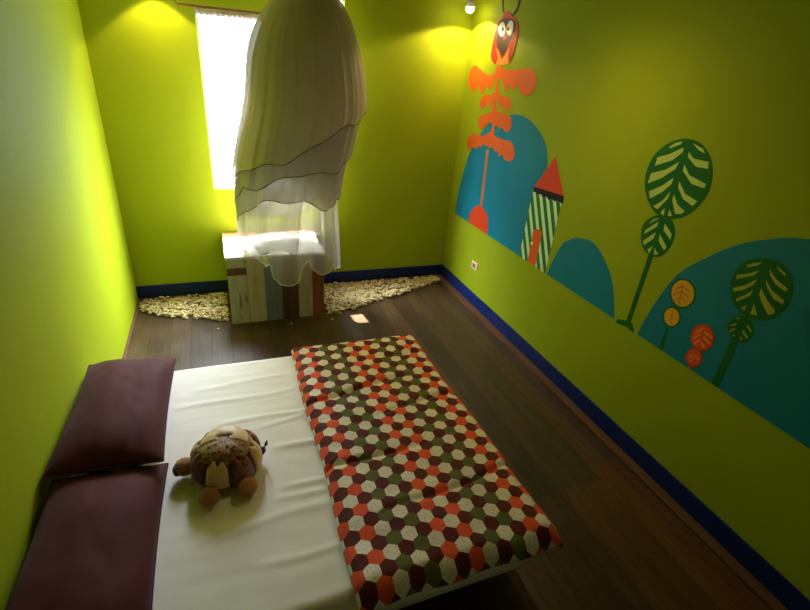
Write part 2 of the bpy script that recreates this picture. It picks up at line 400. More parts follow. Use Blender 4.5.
# mural outlines on the wall: (y, z) in metres
MURAL = {
 'hill_a': [(-0.124,0.735),(-0.177,1.071),(-0.263,1.338),(-0.375,1.481),(-0.497,1.595),(-0.65,1.676),(-0.83,1.719),(-0.989,1.729),(-1.155,1.688),(-1.304,1.604),(-1.377,1.5),(-1.412,1.321),(-1.428,0.735)],
 'roof': [(-1.459,1.525),(-1.634,1.3),(-1.472,1.287),(-1.299,1.28)],
 'roof_band': [(-1.293,1.281),(-1.472,1.294),(-1.634,1.301),(-1.641,1.25),(-1.611,1.251),(-1.578,1.258),(-1.553,1.242),(-1.518,1.255),(-1.493,1.235),(-1.455,1.251),(-1.427,1.237),(-1.389,1.25),(-1.36,1.239),(-1.327,1.251),(-1.299,1.24)],
 'tower': [(-1.293,1.256),(-1.625,1.258),(-1.626,0.735),(-1.287,0.735)],
 'tower_door': [(-1.402,0.735),(-1.399,0.917),(-1.392,0.969),(-1.419,0.999),(-1.465,1.007),(-1.493,0.994),(-1.497,0.952),(-1.505,0.735)],
 'door_knob': [(-1.407,0.886)],
 'mound': [(-0.422,0.735),(-0.431,0.821),(-0.486,0.891),(-0.56,0.934),(-0.644,0.933),(-0.707,0.904),(-0.748,0.865),(-0.78,0.735)],
 'stem_o': [(-0.587,0.931),(-0.551,1.413),(-0.588,1.42),(-0.629,0.943)],
 'tier4': [(-0.566,1.554),(-0.462,1.512),(-0.287,1.503),(-0.199,1.445),(-0.204,1.377),(-0.278,1.362),(-0.319,1.4),(-0.369,1.383),(-0.4,1.42),(-0.446,1.411),(-0.484,1.443),(-0.547,1.441),(-0.605,1.435),(-0.641,1.453),(-0.684,1.42),(-0.723,1.436),(-0.762,1.394),(-0.802,1.422),(-0.856,1.387),(-0.946,1.395),(-0.979,1.44),(-0.945,1.504),(-0.879,1.534),(-0.778,1.529),(-0.669,1.535)],
 'tier3': [(-0.574,1.727),(-0.474,1.686),(-0.355,1.653),(-0.352,1.585),(-0.407,1.557),(-0.445,1.589),(-0.48,1.586),(-0.508,1.624),(-0.558,1.63),(-0.587,1.6),(-0.571,1.549),(-0.633,1.558),(-0.615,1.612),(-0.657,1.617),(-0.712,1.599),(-0.737,1.617),(-0.793,1.591),(-0.846,1.605),(-0.864,1.644),(-0.836,1.702),(-0.745,1.716),(-0.654,1.72)],
 'tier2': [(-0.56,1.865),(-0.498,1.834),(-0.39,1.826),(-0.321,1.774),(-0.343,1.727),(-0.39,1.719),(-0.41,1.761),(-0.436,1.763),(-0.47,1.739),(-0.505,1.755),(-0.514,1.803),(-0.545,1.769),(-0.547,1.705),(-0.626,1.713),(-0.587,1.773),(-0.594,1.81),(-0.644,1.768),(-0.683,1.76),(-0.692,1.787),(-0.736,1.744),(-0.787,1.745),(-0.808,1.783),(-0.788,1.826),(-0.704,1.839),(-0.628,1.844)],
 'tier1': [(-0.53,2.05),(-0.488,1.99),(-0.397,1.977),(-0.289,2.004),(-0.157,2.04),(-0.076,2.007),(-0.065,1.91),(-0.135,1.851),(-0.201,1.84),(-0.235,1.881),(-0.261,1.887),(-0.317,1.84),(-0.361,1.851),(-0.374,1.894),(-0.399,1.898),(-0.447,1.872),(-0.494,1.904),(-0.516,1.97),(-0.545,1.921),(-0.55,1.85),(-0.61,1.851),(-0.575,1.923),(-0.584,1.969),(-0.635,1.941),(-0.691,1.877),(-0.723,1.883),(-0.743,1.926),(-0.793,1.892),(-0.824,1.9),(-0.845,1.932),(-0.897,1.889),(-0.963,1.864),(-1.027,1.875),(-1.072,1.907),(-1.072,1.989),(-1.021,2.031),(-0.931,2.044),(-0.78,2.028),(-0.626,2.026)],
 'owl': [(-0.533,2.389),(-0.45,2.354),(-0.412,2.286),(-0.396,2.177),(-0.404,2.105),(-0.464,2.064),(-0.558,2.055),(-0.678,2.069),(-0.718,2.112),(-0.738,2.19),(-0.747,2.278),(-0.714,2.344),(-0.639,2.375)],
 'owl_face': [(-0.553,2.37),(-0.478,2.358),(-0.438,2.319),(-0.444,2.245),(-0.469,2.188),(-0.53,2.148),(-0.575,2.118),(-0.611,2.148),(-0.641,2.21),(-0.681,2.254),(-0.697,2.317),(-0.67,2.349)],
 'eyeA': [(-0.496,2.347),(-0.456,2.318),(-0.469,2.278),(-0.52,2.249),(-0.559,2.27),(-0.557,2.309),(-0.53,2.338)],
 'eyeB': [(-0.612,2.351),(-0.578,2.323),(-0.583,2.282),(-0.626,2.255),(-0.663,2.274),(-0.664,2.318),(-0.645,2.344)],
 'pupA': [(-0.516,2.313),(-0.503,2.3),(-0.52,2.284),(-0.541,2.288),(-0.542,2.303)],
 'pupB': [(-0.592,2.313),(-0.58,2.3),(-0.594,2.284),(-0.614,2.289),(-0.615,2.303)],
 'beak': [(-0.566,2.267),(-0.543,2.249),(-0.567,2.22),(-0.596,2.243)],
 'belly': [(-0.469,2.169),(-0.518,2.096),(-0.497,2.065),(-0.559,2.053),(-0.679,2.067),(-0.661,2.118),(-0.658,2.177),(-0.631,2.14),(-0.577,2.097),(-0.523,2.134)],
 'antA': [(-0.538,2.367),(-0.482,2.415),(-0.453,2.468),(-0.441,2.519),(-0.462,2.517),(-0.473,2.466),(-0.501,2.416),(-0.556,2.37)],
 'antB': [(-0.57,2.37),(-0.639,2.4),(-0.678,2.441),(-0.682,2.495),(-0.704,2.492),(-0.699,2.432),(-0.661,2.39),(-0.59,2.361)],
 'owlhead': [(-0.493,2.382),(-0.512,2.411),(-0.552,2.417),(-0.603,2.402),(-0.623,2.376),(-0.564,2.355)],
 'hill_b': [(-1.64,0.735),(-1.653,0.771),(-1.669,0.835),(-1.724,0.984),(-1.781,1.044),(-1.866,1.087),(-2.0,1.102),(-2.139,1.027),(-2.246,0.912),(-2.326,0.735)],
 'hill_c': [(-2.507,0.735),(-2.539,0.928),(-2.608,1.149),(-2.721,1.29),(-2.827,1.391),(-2.934,1.457),(-3.078,1.511),(-3.4,1.56),(-3.7,1.5),(-3.95,1.33),(-4.1,1.05),(-4.15,0.7345)],
 'bt_crown': [(-2.399,1.785),(-2.479,1.778),(-2.55,1.732),(-2.594,1.664),(-2.61,1.578),(-2.585,1.5),(-2.538,1.438),(-2.475,1.404),(-2.411,1.395),(-2.338,1.417),(-2.277,1.47),(-2.24,1.53),(-2.228,1.596),(-2.241,1.67),(-2.286,1.731),(-2.343,1.768)],
 'bt_gaps': [[(-2.319,1.732),(-2.348,1.757),(-2.386,1.77),(-2.38,1.756),(-2.328,1.727)],[(-2.269,1.672),(-2.338,1.702),(-2.4,1.743),(-2.406,1.724),(-2.362,1.675),(-2.27,1.629)],[(-2.261,1.588),(-2.343,1.625),(-2.404,1.675),(-2.396,1.64),(-2.334,1.58),(-2.26,1.535)],[(-2.283,1.497),(-2.35,1.543),(-2.403,1.596),(-2.402,1.563),(-2.362,1.513),(-2.304,1.464)],[(-2.339,1.432),(-2.384,1.476),(-2.41,1.529),(-2.411,1.494),(-2.371,1.425)],[(-2.394,1.413),(-2.411,1.444),(-2.42,1.405)],[(-2.445,1.77),(-2.506,1.755),(-2.522,1.737),(-2.481,1.747)],[(-2.438,1.729),(-2.475,1.704),(-2.556,1.705),(-2.566,1.675),(-2.501,1.672),(-2.443,1.705)],[(-2.438,1.668),(-2.483,1.627),(-2.582,1.609),(-2.583,1.588),(-2.51,1.592),(-2.441,1.639)],[(-2.44,1.588),(-2.496,1.539),(-2.572,1.522),(-2.557,1.495),(-2.493,1.514),(-2.447,1.558)],[(-2.436,1.52),(-2.476,1.479),(-2.526,1.459),(-2.511,1.441),(-2.479,1.434),(-2.439,1.491)],[(-2.439,1.445),(-2.467,1.419),(-2.444,1.41)]],
 'bs_crown': [(-2.426,1.409),(-2.48,1.392),(-2.519,1.337),(-2.518,1.267),(-2.488,1.208),(-2.44,1.185),(-2.368,1.198),(-2.324,1.257),(-2.315,1.327),(-2.359,1.383)],
 'bs_gaps': [[(-2.341,1.302),(-2.401,1.367),(-2.402,1.341),(-2.337,1.276)],[(-2.346,1.24),(-2.406,1.31),(-2.404,1.273),(-2.36,1.22)],[(-2.391,1.205),(-2.415,1.238),(-2.411,1.192)],[(-2.442,1.37),(-2.501,1.331),(-2.503,1.303),(-2.447,1.335)],[(-2.433,1.309),(-2.498,1.26),(-2.489,1.239),(-2.442,1.272)],[(-2.428,1.231),(-2.464,1.208),(-2.441,1.194)],[(-2.365,1.369),(-2.4,1.387),(-2.348,1.338)]],
 'bt_stem': [(-2.408,1.186),(-2.41,0.772),(-2.349,0.748),(-2.343,0.72),(-2.43,0.737),(-2.484,0.727),(-2.471,0.758),(-2.439,0.783),(-2.439,1.19)],
 'g_crown': [(-2.95,1.379),(-3.014,1.392),(-3.072,1.368),(-3.111,1.312),(-3.123,1.244),(-3.101,1.176),(-3.058,1.132),(-2.999,1.117),(-2.941,1.132),(-2.892,1.182),(-2.87,1.245),(-2.876,1.301),(-2.899,1.346)],
 'g_gaps': [[(-2.907,1.327),(-2.931,1.348),(-2.961,1.364),(-2.949,1.344),(-2.914,1.321)],[(-2.885,1.271),(-2.922,1.293),(-2.966,1.328),(-2.953,1.298),(-2.89,1.254)],[(-2.894,1.21),(-2.936,1.243),(-2.972,1.288),(-2.967,1.257),(-2.937,1.22),(-2.899,1.195)],[(-2.924,1.171),(-2.953,1.202),(-2.976,1.24),(-2.975,1.211),(-2.932,1.158)],[(-2.962,1.143),(-2.979,1.167),(-2.978,1.136)],[(-3.004,1.184),(-3.034,1.145),(-3.007,1.133)],[(-3.022,1.371),(-3.066,1.354),(-3.065,1.345),(-3.029,1.361)],[(-3.002,1.347),(-3.042,1.319),(-3.099,1.3),(-3.093,1.287),(-3.045,1.3),(-3.011,1.327)],[(-3.004,1.302),(-3.045,1.27),(-3.103,1.251),(-3.106,1.234),(-3.065,1.238),(-3.019,1.276)],[(-3.003,1.259),(-3.042,1.224),(-3.09,1.197),(-3.092,1.181),(-3.073,1.166),(-3.03,1.203),(-3.005,1.234)]],
 'gs_crown': [(-2.974,1.111),(-3.008,1.116),(-3.04,1.093),(-3.053,1.059),(-3.05,1.019),(-3.025,0.994),(-2.99,0.988),(-2.958,1.008),(-2.942,1.042),(-2.948,1.084)],
 'gs_gaps': [[(-2.95,1.044),(-2.973,1.072),(-2.972,1.06),(-2.953,1.04)],[(-2.956,1.019),(-2.977,1.048),(-2.974,1.033),(-2.961,1.014)],[(-3.012,1.087),(-3.043,1.069),(-3.042,1.061),(-3.017,1.076)],[(-3.007,1.055),(-3.041,1.035),(-3.037,1.026),(-3.013,1.04)],[(-3.008,1.02),(-3.024,1.016),(-3.018,1.005)],[(-2.957,1.084),(-2.975,1.102),(-2.969,1.087)],[(-2.978,1.005),(-2.985,1.019),(-2.987,1.004)]],
 'g_stem': [(-2.98,0.993),(-3.012,0.997),(-3.019,0.735),(-2.984,0.735)],
 'y_ring': [(-2.74,1.108),(-2.746,1.084),(-2.746,1.06),(-2.738,1.037),(-2.725,1.017),(-2.706,1.003),(-2.683,0.996),(-2.66,0.996),(-2.638,1.005),(-2.619,1.021),(-2.606,1.043),(-2.6,1.068),(-2.601,1.093),(-2.61,1.117),(-2.625,1.136),(-2.644,1.149),(-2.667,1.155),(-2.689,1.153),(-2.71,1.144),(-2.728,1.128)],
 'y_crown': [(-2.731,1.103),(-2.736,1.083),(-2.736,1.062),(-2.729,1.042),(-2.718,1.025),(-2.701,1.013),(-2.682,1.007),(-2.662,1.008),(-2.644,1.016),(-2.628,1.029),(-2.616,1.048),(-2.611,1.069),(-2.612,1.091),(-2.619,1.111),(-2.632,1.128),(-2.649,1.139),(-2.668,1.144),(-2.687,1.142),(-2.705,1.134),(-2.72,1.121)],
 'ys_ring': [(-2.713,0.961),(-2.718,0.943),(-2.717,0.925),(-2.712,0.908),(-2.701,0.893),(-2.688,0.882),(-2.672,0.876),(-2.655,0.875),(-2.639,0.881),(-2.625,0.892),(-2.616,0.908),(-2.611,0.926),(-2.612,0.945),(-2.619,0.962),(-2.629,0.977),(-2.644,0.988),(-2.66,0.993),(-2.676,0.992),(-2.692,0.986),(-2.704,0.975)],
 'ys_crown': [(-2.704,0.956),(-2.708,0.941),(-2.708,0.926),(-2.703,0.912),(-2.695,0.9),(-2.684,0.891),(-2.671,0.886),(-2.657,0.886),(-2.644,0.891),(-2.633,0.9),(-2.626,0.913),(-2.622,0.928),(-2.622,0.944),(-2.627,0.958),(-2.636,0.97),(-2.647,0.979),(-2.66,0.983),(-2.674,0.982),(-2.686,0.977),(-2.697,0.968)],
 'y_veins': [[(-2.651,1.121),(-2.658,1.124),(-2.683,1.018),(-2.675,1.014)],[(-2.66,1.115),(-2.709,1.103),(-2.709,1.096),(-2.662,1.106)],[(-2.667,1.088),(-2.716,1.074),(-2.714,1.066),(-2.668,1.079)],[(-2.674,1.06),(-2.713,1.044),(-2.708,1.037),(-2.676,1.051)],[(-2.656,1.113),(-2.626,1.079),(-2.629,1.073),(-2.66,1.105)],[(-2.662,1.089),(-2.626,1.047),(-2.631,1.041),(-2.665,1.08)],[(-2.669,1.061),(-2.644,1.022),(-2.651,1.019),(-2.671,1.052)],[(-2.653,0.976),(-2.66,0.979),(-2.677,0.896),(-2.672,0.892)]],
 'y_stem': [(-2.659,0.867),(-2.671,0.872),(-2.688,0.735),(-2.661,0.735)],
 'o_ring': [(-2.909,0.953),(-2.914,0.932),(-2.914,0.911),(-2.908,0.89),(-2.897,0.871),(-2.882,0.858),(-2.864,0.85),(-2.844,0.849),(-2.826,0.856),(-2.81,0.869),(-2.799,0.887),(-2.793,0.909),(-2.794,0.931),(-2.8,0.953),(-2.812,0.971),(-2.828,0.984),(-2.847,0.99),(-2.866,0.99),(-2.883,0.983),(-2.898,0.97)],
 'o_crown': [(-2.903,0.95),(-2.908,0.931),(-2.908,0.911),(-2.903,0.892),(-2.893,0.876),(-2.879,0.863),(-2.863,0.857),(-2.846,0.856),(-2.829,0.862),(-2.815,0.874),(-2.805,0.891),(-2.8,0.91),(-2.8,0.931),(-2.806,0.95),(-2.817,0.966),(-2.831,0.978),(-2.847,0.984),(-2.864,0.983),(-2.88,0.977),(-2.894,0.965)],
 'os_ring': [(-2.895,0.83),(-2.899,0.814),(-2.899,0.798),(-2.894,0.782),(-2.886,0.769),(-2.875,0.758),(-2.862,0.752),(-2.848,0.751),(-2.835,0.755),(-2.823,0.765),(-2.815,0.778),(-2.811,0.794),(-2.812,0.81),(-2.816,0.826),(-2.825,0.84),(-2.836,0.85),(-2.85,0.856),(-2.863,0.856),(-2.876,0.851),(-2.887,0.842)],
 'os_crown': [(-2.889,0.826),(-2.893,0.813),(-2.893,0.798),(-2.889,0.784),(-2.883,0.772),(-2.873,0.763),(-2.862,0.758),(-2.85,0.757),(-2.838,0.762),(-2.828,0.77),(-2.821,0.782),(-2.818,0.796),(-2.818,0.81),(-2.822,0.824),(-2.829,0.836),(-2.839,0.845),(-2.85,0.85),(-2.862,0.85),(-2.873,0.846),(-2.882,0.837)],
 'o_gaps': [[(-2.81,0.925),(-2.842,0.97),(-2.836,0.948),(-2.813,0.919)],[(-2.811,0.894),(-2.84,0.94),(-2.837,0.923),(-2.815,0.888)],[(-2.826,0.868),(-2.847,0.911),(-2.845,0.892),(-2.833,0.865)],[(-2.848,0.958),(-2.896,0.948),(-2.9,0.94),(-2.855,0.948)],[(-2.856,0.932),(-2.899,0.919),(-2.898,0.91),(-2.861,0.921)],[(-2.856,0.901),(-2.887,0.888),(-2.884,0.879),(-2.859,0.889)],[(-2.831,0.794),(-2.849,0.821),(-2.848,0.811),(-2.834,0.787)],[(-2.844,0.774),(-2.857,0.802),(-2.856,0.79),(-2.85,0.771)],[(-2.855,0.82),(-2.884,0.812),(-2.884,0.804),(-2.858,0.811)]],
 'o_stem': [(-2.849,0.752),(-2.858,0.755),(-2.862,0.735),(-2.851,0.735)],
}

# ------------------------------------------------------------------ mural painted on the right wall (coordinates are y, z on the wall, metres)
def smooth_poly(P, k=4, corners=()):
    """closed Catmull-Rom; indices in corners stay sharp"""
    n = len(P); out = []
    for i in range(n):
        p0, p1, p2, p3 = P[i - 1], P[i], P[(i + 1) % n], P[(i + 2) % n]
        if i in corners: p0 = p1
        if (i + 1) % n in corners: p3 = p2
        if i in corners and (i + 1) % n in corners: out.append(p1); continue
        for j in range(k):
            t = j / k
            out.append(tuple(0.5 * (2 * b + (c - a) * t + (2 * a - 5 * b + 4 * c - d) * t * t + (3 * b - a - 3 * c + d) * t ** 3) for a, b, c, d in zip(p0, p1, p2, p3)))
    return out
def add_flat(bm, P, d0, d1, mi=0):
    """a coat of paint: polygon on the wall from depth d0 to d1 (mm) off the wall"""
    x0, x1 = W - d0 / 1000, W - d1 / 1000
    A = [bm.verts.new((x0, y, z)) for y, z in P]; B = [bm.verts.new((x1, y, z)) for y, z in P]
    fs = [bm.faces.new(B)]
    for i in range(len(P)): fs.append(bm.faces.new((A[i], A[(i + 1) % len(P)], B[(i + 1) % len(P)], B[i])))
    bmesh.ops.recalc_face_normals(bm, faces=fs)
    area = sum(P[i - 1][0] * P[i][1] - P[i][0] * P[i - 1][1] for i in range(len(P)))
    fs[0].normal_update()
    if fs[0].normal.x > 0:
        for f in fs: f.normal_flip()
    for f in fs: f.material_index = mi
def flat(name, P, d0, d1, m, parent, label=None):
    bm = bmesh.new(); add_flat(bm, P, d0, d1); return obj(name, bm, m, parent, label=label)
def base_pt(P):
    z = min(p[1] for p in P); y = sum(p[0] for p in P) / len(P); return (W, y, z)
U = MURAL
def hill(P, corners, label):
    bm = bmesh.new(); add_flat(bm, smooth_poly(P, 5, corners), 0.15, 0.8)
    return tag(obj('painted_hill', bm, M['teal'], origin=base_pt(P)), label, 'wall painting', 'teal hills of the mural')
hill(U['hill_a'], {0, 12}, 'tall teal painted hill in the room corner behind the orange tree and striped house')
hill(U['hill_b'], {0, 9}, 'smallest teal painted hill between the striped house and the big green tree')
hill(U['hill_c'], {0, 11}, 'widest teal painted hill behind the yellow, red and dark green trees')

t = thing('painted_tree', (W, -0.62, 0.7345), 'tall orange painted tree with lobed drooping tiers under the owl', 'wall painting', 'trees of the mural')
flat('mound', smooth_poly(U['mound'], 4, {0, 7}), 1, 2.0, M['red'], t, 'red mound at the foot of the trunk')
flat('trunk', U['stem_o'], 1, 2.4, M['rust'], t)
for k in ('tier4', 'tier3', 'tier2', 'tier1'):
    flat('foliage_tier', smooth_poly(U[k], 4), 1.0, 2.0 + 0.3 * int(k[-1]), M['orange'], t)

t = thing('painted_owl', (W, -0.6, 2.1), 'red and brown painted owl with round white eyes atop the orange tree', 'wall painting')
for k in ('antA', 'antB'): flat('ear_tuft', smooth_poly(U[k], 3), 0.2, 3.6, M['owlbrown'], t)
flat('body', smooth_poly(U['owl'], 4), 0.2, 3.8, M['owlred'], t)
flat('head_crest', smooth_poly(U['owlhead'], 4), 0.4, 4.0, M['owlred'], t)
flat('face', smooth_poly(U['owl_face'], 4), 3.8, 4.3, M['owlbrown'], t, 'dark brown face and breast')
flat('belly', smooth_poly(U['belly'], 3), 3.8, 4.5, M['owlyellow'], t, 'amber ragged belly feathers')
for e, p in (('eyeA', 'pupA'), ('eyeB', 'pupB')):
    ev = flat('eye', smooth_poly(U[e], 4), 4.3, 4.8, M['owlwhite'], t)
    flat('pupil', smooth_poly(U[p], 4), 4.8, 5.2, M['black'], ev)
flat('beak', U['beak'], 4.3, 5.0, M['owlred'], t)

t = thing('painted_house', (W, -1.45, 0.7345), 'green and white striped painted tower house with a red pointed roof', 'wall painting')
flat('wall', U['tower'], 0.2, 2.0, M['stripes'], t)
flat('roof', U['roof'], 0.2, 2.4, M['red'], t)
flat('roof_edge', U['roof_band'], 0.2, 2.8, M['black'], t, 'black scalloped roof edge')
d = flat('door', smooth_poly(U['tower_door'], 4, {0, 7}), 2.0, 2.6, M['orange'], t)
ky, kz = U['door_knob'][0]
flat('door_knob', [(ky + 0.014 * math.cos(a * PI / 6), kz + 0.014 * math.sin(a * PI / 6)) for a in range(12)], 2.6, 3.2, M['owlwhite'], d)

def leafball(name, outline, gaps, m0, m1, parent, d0=1.0):
    bm = bmesh.new(); add_flat(bm, smooth_poly(outline, 4), d0, d0 + 1.0, 0)
    for g in gaps: add_flat(bm, g, d0 + 1.0, d0 + 1.5, 1)
    return obj(name, bm, [m0, m1], parent)
t = thing('painted_tree', (W, -2.42, 0.7345), 'largest dark green painted tree with two veined leaf balls on the plain lime wall', 'wall painting', 'trees of the mural')
flat('trunk', U['bt_stem'], 0.2, 1.6, M['leaf'], t)
leafball('crown', U['bt_crown'], U['bt_gaps'], M['leaf'], M['gap'], t)
leafball('lower_crown', U['bs_crown'], U['bs_gaps'], M['leaf'], M['gap'], t, 0.6)
t = thing('painted_tree', (W, -3.0, 0.7345), 'dark green painted tree with veined leaf balls standing inside the widest teal hill', 'wall painting', 'trees of the mural')
flat('trunk', U['g_stem'], 1.0, 1.8, M['leaf'], t)
leafball('crown', U['g_crown'], U['g_gaps'], M['leaf'], M['gapdim'], t, 1.2)
leafball('lower_crown', U['gs_crown'], U['gs_gaps'], M['leaf'], M['gapdim'], t, 1.0)
t = thing('painted_tree', (W, -2.67, 0.7345), 'small yellow painted tree with two round leaf balls ringed in green', 'wall painting', 'trees of the mural')
flat('trunk', U['y_stem'], 1.0, 1.6, M['leaf'], t)
for nm, a, b, dd in (('crown', 'y_ring', 'y_crown', 1.2), ('lower_crown', 'ys_ring', 'ys_crown', 1.0)):
    bm = bmesh.new(); add_flat(bm, U[a], 0.8, dd + 0.6, 0); add_flat(bm, U[b], dd + 0.6, dd + 1.0, 1)
    for g in (U['y_veins'][:-1] if nm == 'crown' else U['y_veins'][-1:]): add_flat(bm, g, dd + 1.0, dd + 1.4, 2)
    obj(nm, bm, [M['leaf'], M['yellow'], M['ochre']], t)
t = thing('painted_tree', (W, -2.86, 0.7345), 'smallest red-orange painted tree with two striped leaf balls', 'wall painting', 'trees of the mural')
flat('trunk', U['o_stem'], 1.0, 1.6, M['vermilion'], t)
for nm, a, b, dd in (('crown', 'o_ring', 'o_crown', 1.2), ('lower_crown', 'os_ring', 'os_crown', 1.0)):
    bm = bmesh.new(); add_flat(bm, U[a], 0.8, dd + 0.6, 0); add_flat(bm, U[b], dd + 0.6, dd + 1.0, 1)
    for g in (U['o_gaps'][:6] if nm == 'crown' else U['o_gaps'][6:]): add_flat(bm, g, dd + 1.0, dd + 1.4, 2)
    obj(nm, bm, [M['owlred'], M['vermilion'], M['peach']], t)

# ------------------------------------------------------------------ bed
BX0, BX1, BY0, BY1, BZ = 0.03, 1.87, -3.225, -1.665, 0.352
bed = thing('bed', (0.95, -2.445, 0), 'low double bed with a pale mattress against the left wall', 'bed')
obj('bed_base', box((0.10, -3.10, 0.0), (1.72, -1.79, 0.15), 0.01), M['bedbase'], bed)
def rounded_slab(x0, x1, y0, y1, z0, z1, rc, re, n=10):
    """mattress-like slab: rounded corners in plan (rc) and soft edges (re)"""
    bm = bmesh.new(); rings = []
    prof = [(re * (1 - math.cos(a)), z0 + re * (1 - math.sin(a))) for a in [PI / 2 * (1 - i / 5) for i in range(6)]][::-1]
    prof = [(re * (1 - math.sin(PI / 2 * i / 5)), z0 + re * (1 - math.cos(PI / 2 * i / 5))) for i in range(6)]
    prof += [(re * (1 - math.cos(PI / 2 * i / 5)), z1 - re * (1 - math.sin(PI / 2 * i / 5))) for i in range(6)]
    for ins, z in prof:
        ring = []
        for cx, cy, a0 in ((x1 - rc, y1 - rc, 0), (x0 + rc, y1 - rc, PI / 2), (x0 + rc, y0 + rc, PI), (x1 - rc, y0 + rc, 3 * PI / 2)):
            for k in range(n + 1):
                a = a0 + PI / 2 * k / n; ring.append(bm.verts.new((cx + (rc - ins) * math.cos(a), cy + (rc - ins) * math.sin(a), z)))
        rings.append(ring)
    grid_faces(bm, rings, True); bm.faces.new(rings[0][::-1]); bm.faces.new(rings[-1])
    return bm
obj('mattress', rounded_slab(BX0, BX1, BY0, BY1, 0.15, BZ - 0.006, 0.14, 0.05), M['mattress'], bed, True)

# white sheet: top with soft folds, edges tucked down round the mattress
def ridge(d, w): return math.exp(-(d / w) ** 2)
def sheet_h(x, y):
    h = 0.002 * noise.noise(Vector((x * 3, y * 6, 0.3)))
    if x < 1.25:
        h += 0.0022 * noise.noise(Vector((x * 5 + 0.8 * noise.noise(Vector((x * 4, y * 4, 2))), y * 24, 1.7)))
        for (ya, sl, w, am, xa, xb) in FOLDS:
            yy = ya + sl * (x - 0.4) + 0.012 * math.sin(x * 9 + ya * 20)
            k = max(0.0, min(1.0, (x - xa) / 0.12)) * max(0.0, min(1.0, (xb - x) / 0.12))
            h += am * k * ridge(y - yy, w)
    d = math.hypot(x - 0.668, y + 2.505)
    if d < 0.30: h *= max(0.0, min(1.0, (d - 0.2) / 0.1))
    if x < 0.46: h *= max(0.0, min(1.0, (x - 0.40) / 0.06))
    return h
FOLDS = [(-2.48, 0.06, 0.016, 0.012, 0.55, 1.4), (-2.05, 0.05, 0.014, 0.006, 0.4, 1.2), (-2.20, -0.04, 0.013, 0.008, 0.6, 1.3), (-2.32, 0.10, 0.012, 0.007, 0.75, 1.3),
         (-1.90, 0.02, 0.016, 0.005, 0.5, 1.1), (-2.62, -0.12, 0.014, 0.008, 0.85, 1.3), (-2.72, -0.02, 0.014, 0.006, 0.8, 1.3), (-2.85, 0.05, 0.02, 0.006, 0.6, 1.3), (-2.98, -0.06, 0.016, 0.006, 0.7, 1.3)]
def make_sheet():
    bm = bmesh.new(); x0, x1, y0, y1 = BX0 - 0.008, BX1 + 0.008, BY0 - 0.008, BY1 + 0.008
    nx, ny, nd = 96, 130, 7; drop = 0.075; rc = 0.142; re = 0.05
    def P(u, v, d):   # u,v in 0..1 over the top, d 0..1 down the side
        x = x0 + (x1 - x0) * u; y = y0 + (y1 - y0) * v
        # pull into the rounded plan outline
        cx = min(max(x, x0 + rc), x1 - rc); cy = min(max(y, y0 + rc), y1 - rc)
        vx, vy = x - cx, y - cy; L = math.hypot(vx, vy)
        if vx and vy and L > 1e-6:
            k = max(abs(vx), abs(vy)) / L; x, y = cx + vx * k, cy + vy * k
        vx, vy = x - cx, y - cy; L = math.hypot(vx, vy)
        edge = rc - L if L > 0 else 9   # distance to the outline
        z = BZ + sheet_h(x, y)
        if edge < re: z -= re - math.sqrt(max(0, re * re - (re - edge) ** 2))
        return x, y, z
    V = [[None] * (nx + 1) for _ in range(ny + 1)]
    for j in range(ny + 1):
        for i in range(nx + 1):
            # concentrate rows at the rim
            s = lambda t: 0.5 - 0.5 * math.cos(PI * t) if False else t
            V[j][i] = bm.verts.new(P(s(i / nx), s(j / ny), 0))
    grid_faces(bm, V)
    rim = [V[0][i] for i in range(nx)] + [V[j][nx] for j in range(ny)] + [V[ny][i] for i in range(nx, 0, -1)] + [V[j][0] for j in range(ny, 0, -1)]
    rings = [rim]
    for k in range(1, 5):
        rings.append([bm.verts.new((v.co.x + 0.002 * math.sin(i * 0.7), v.co.y + 0.002 * math.cos(i * 0.9), BZ - re - drop * k / 4 + (0.006 * math.sin(i * 0.21) if k == 4 else 0))) for i, v in enumerate(rim)])
    grid_faces(bm, rings, True)
    bmesh.ops.recalc_face_normals(bm, faces=bm.faces)
    return bm
tag(obj('bed_sheet', make_sheet(), M['sheet'], None, True, origin=(0.95, -2.445, 0.35)), 'creased white cotton sheet stretched over the mattress', 'bed sheet')

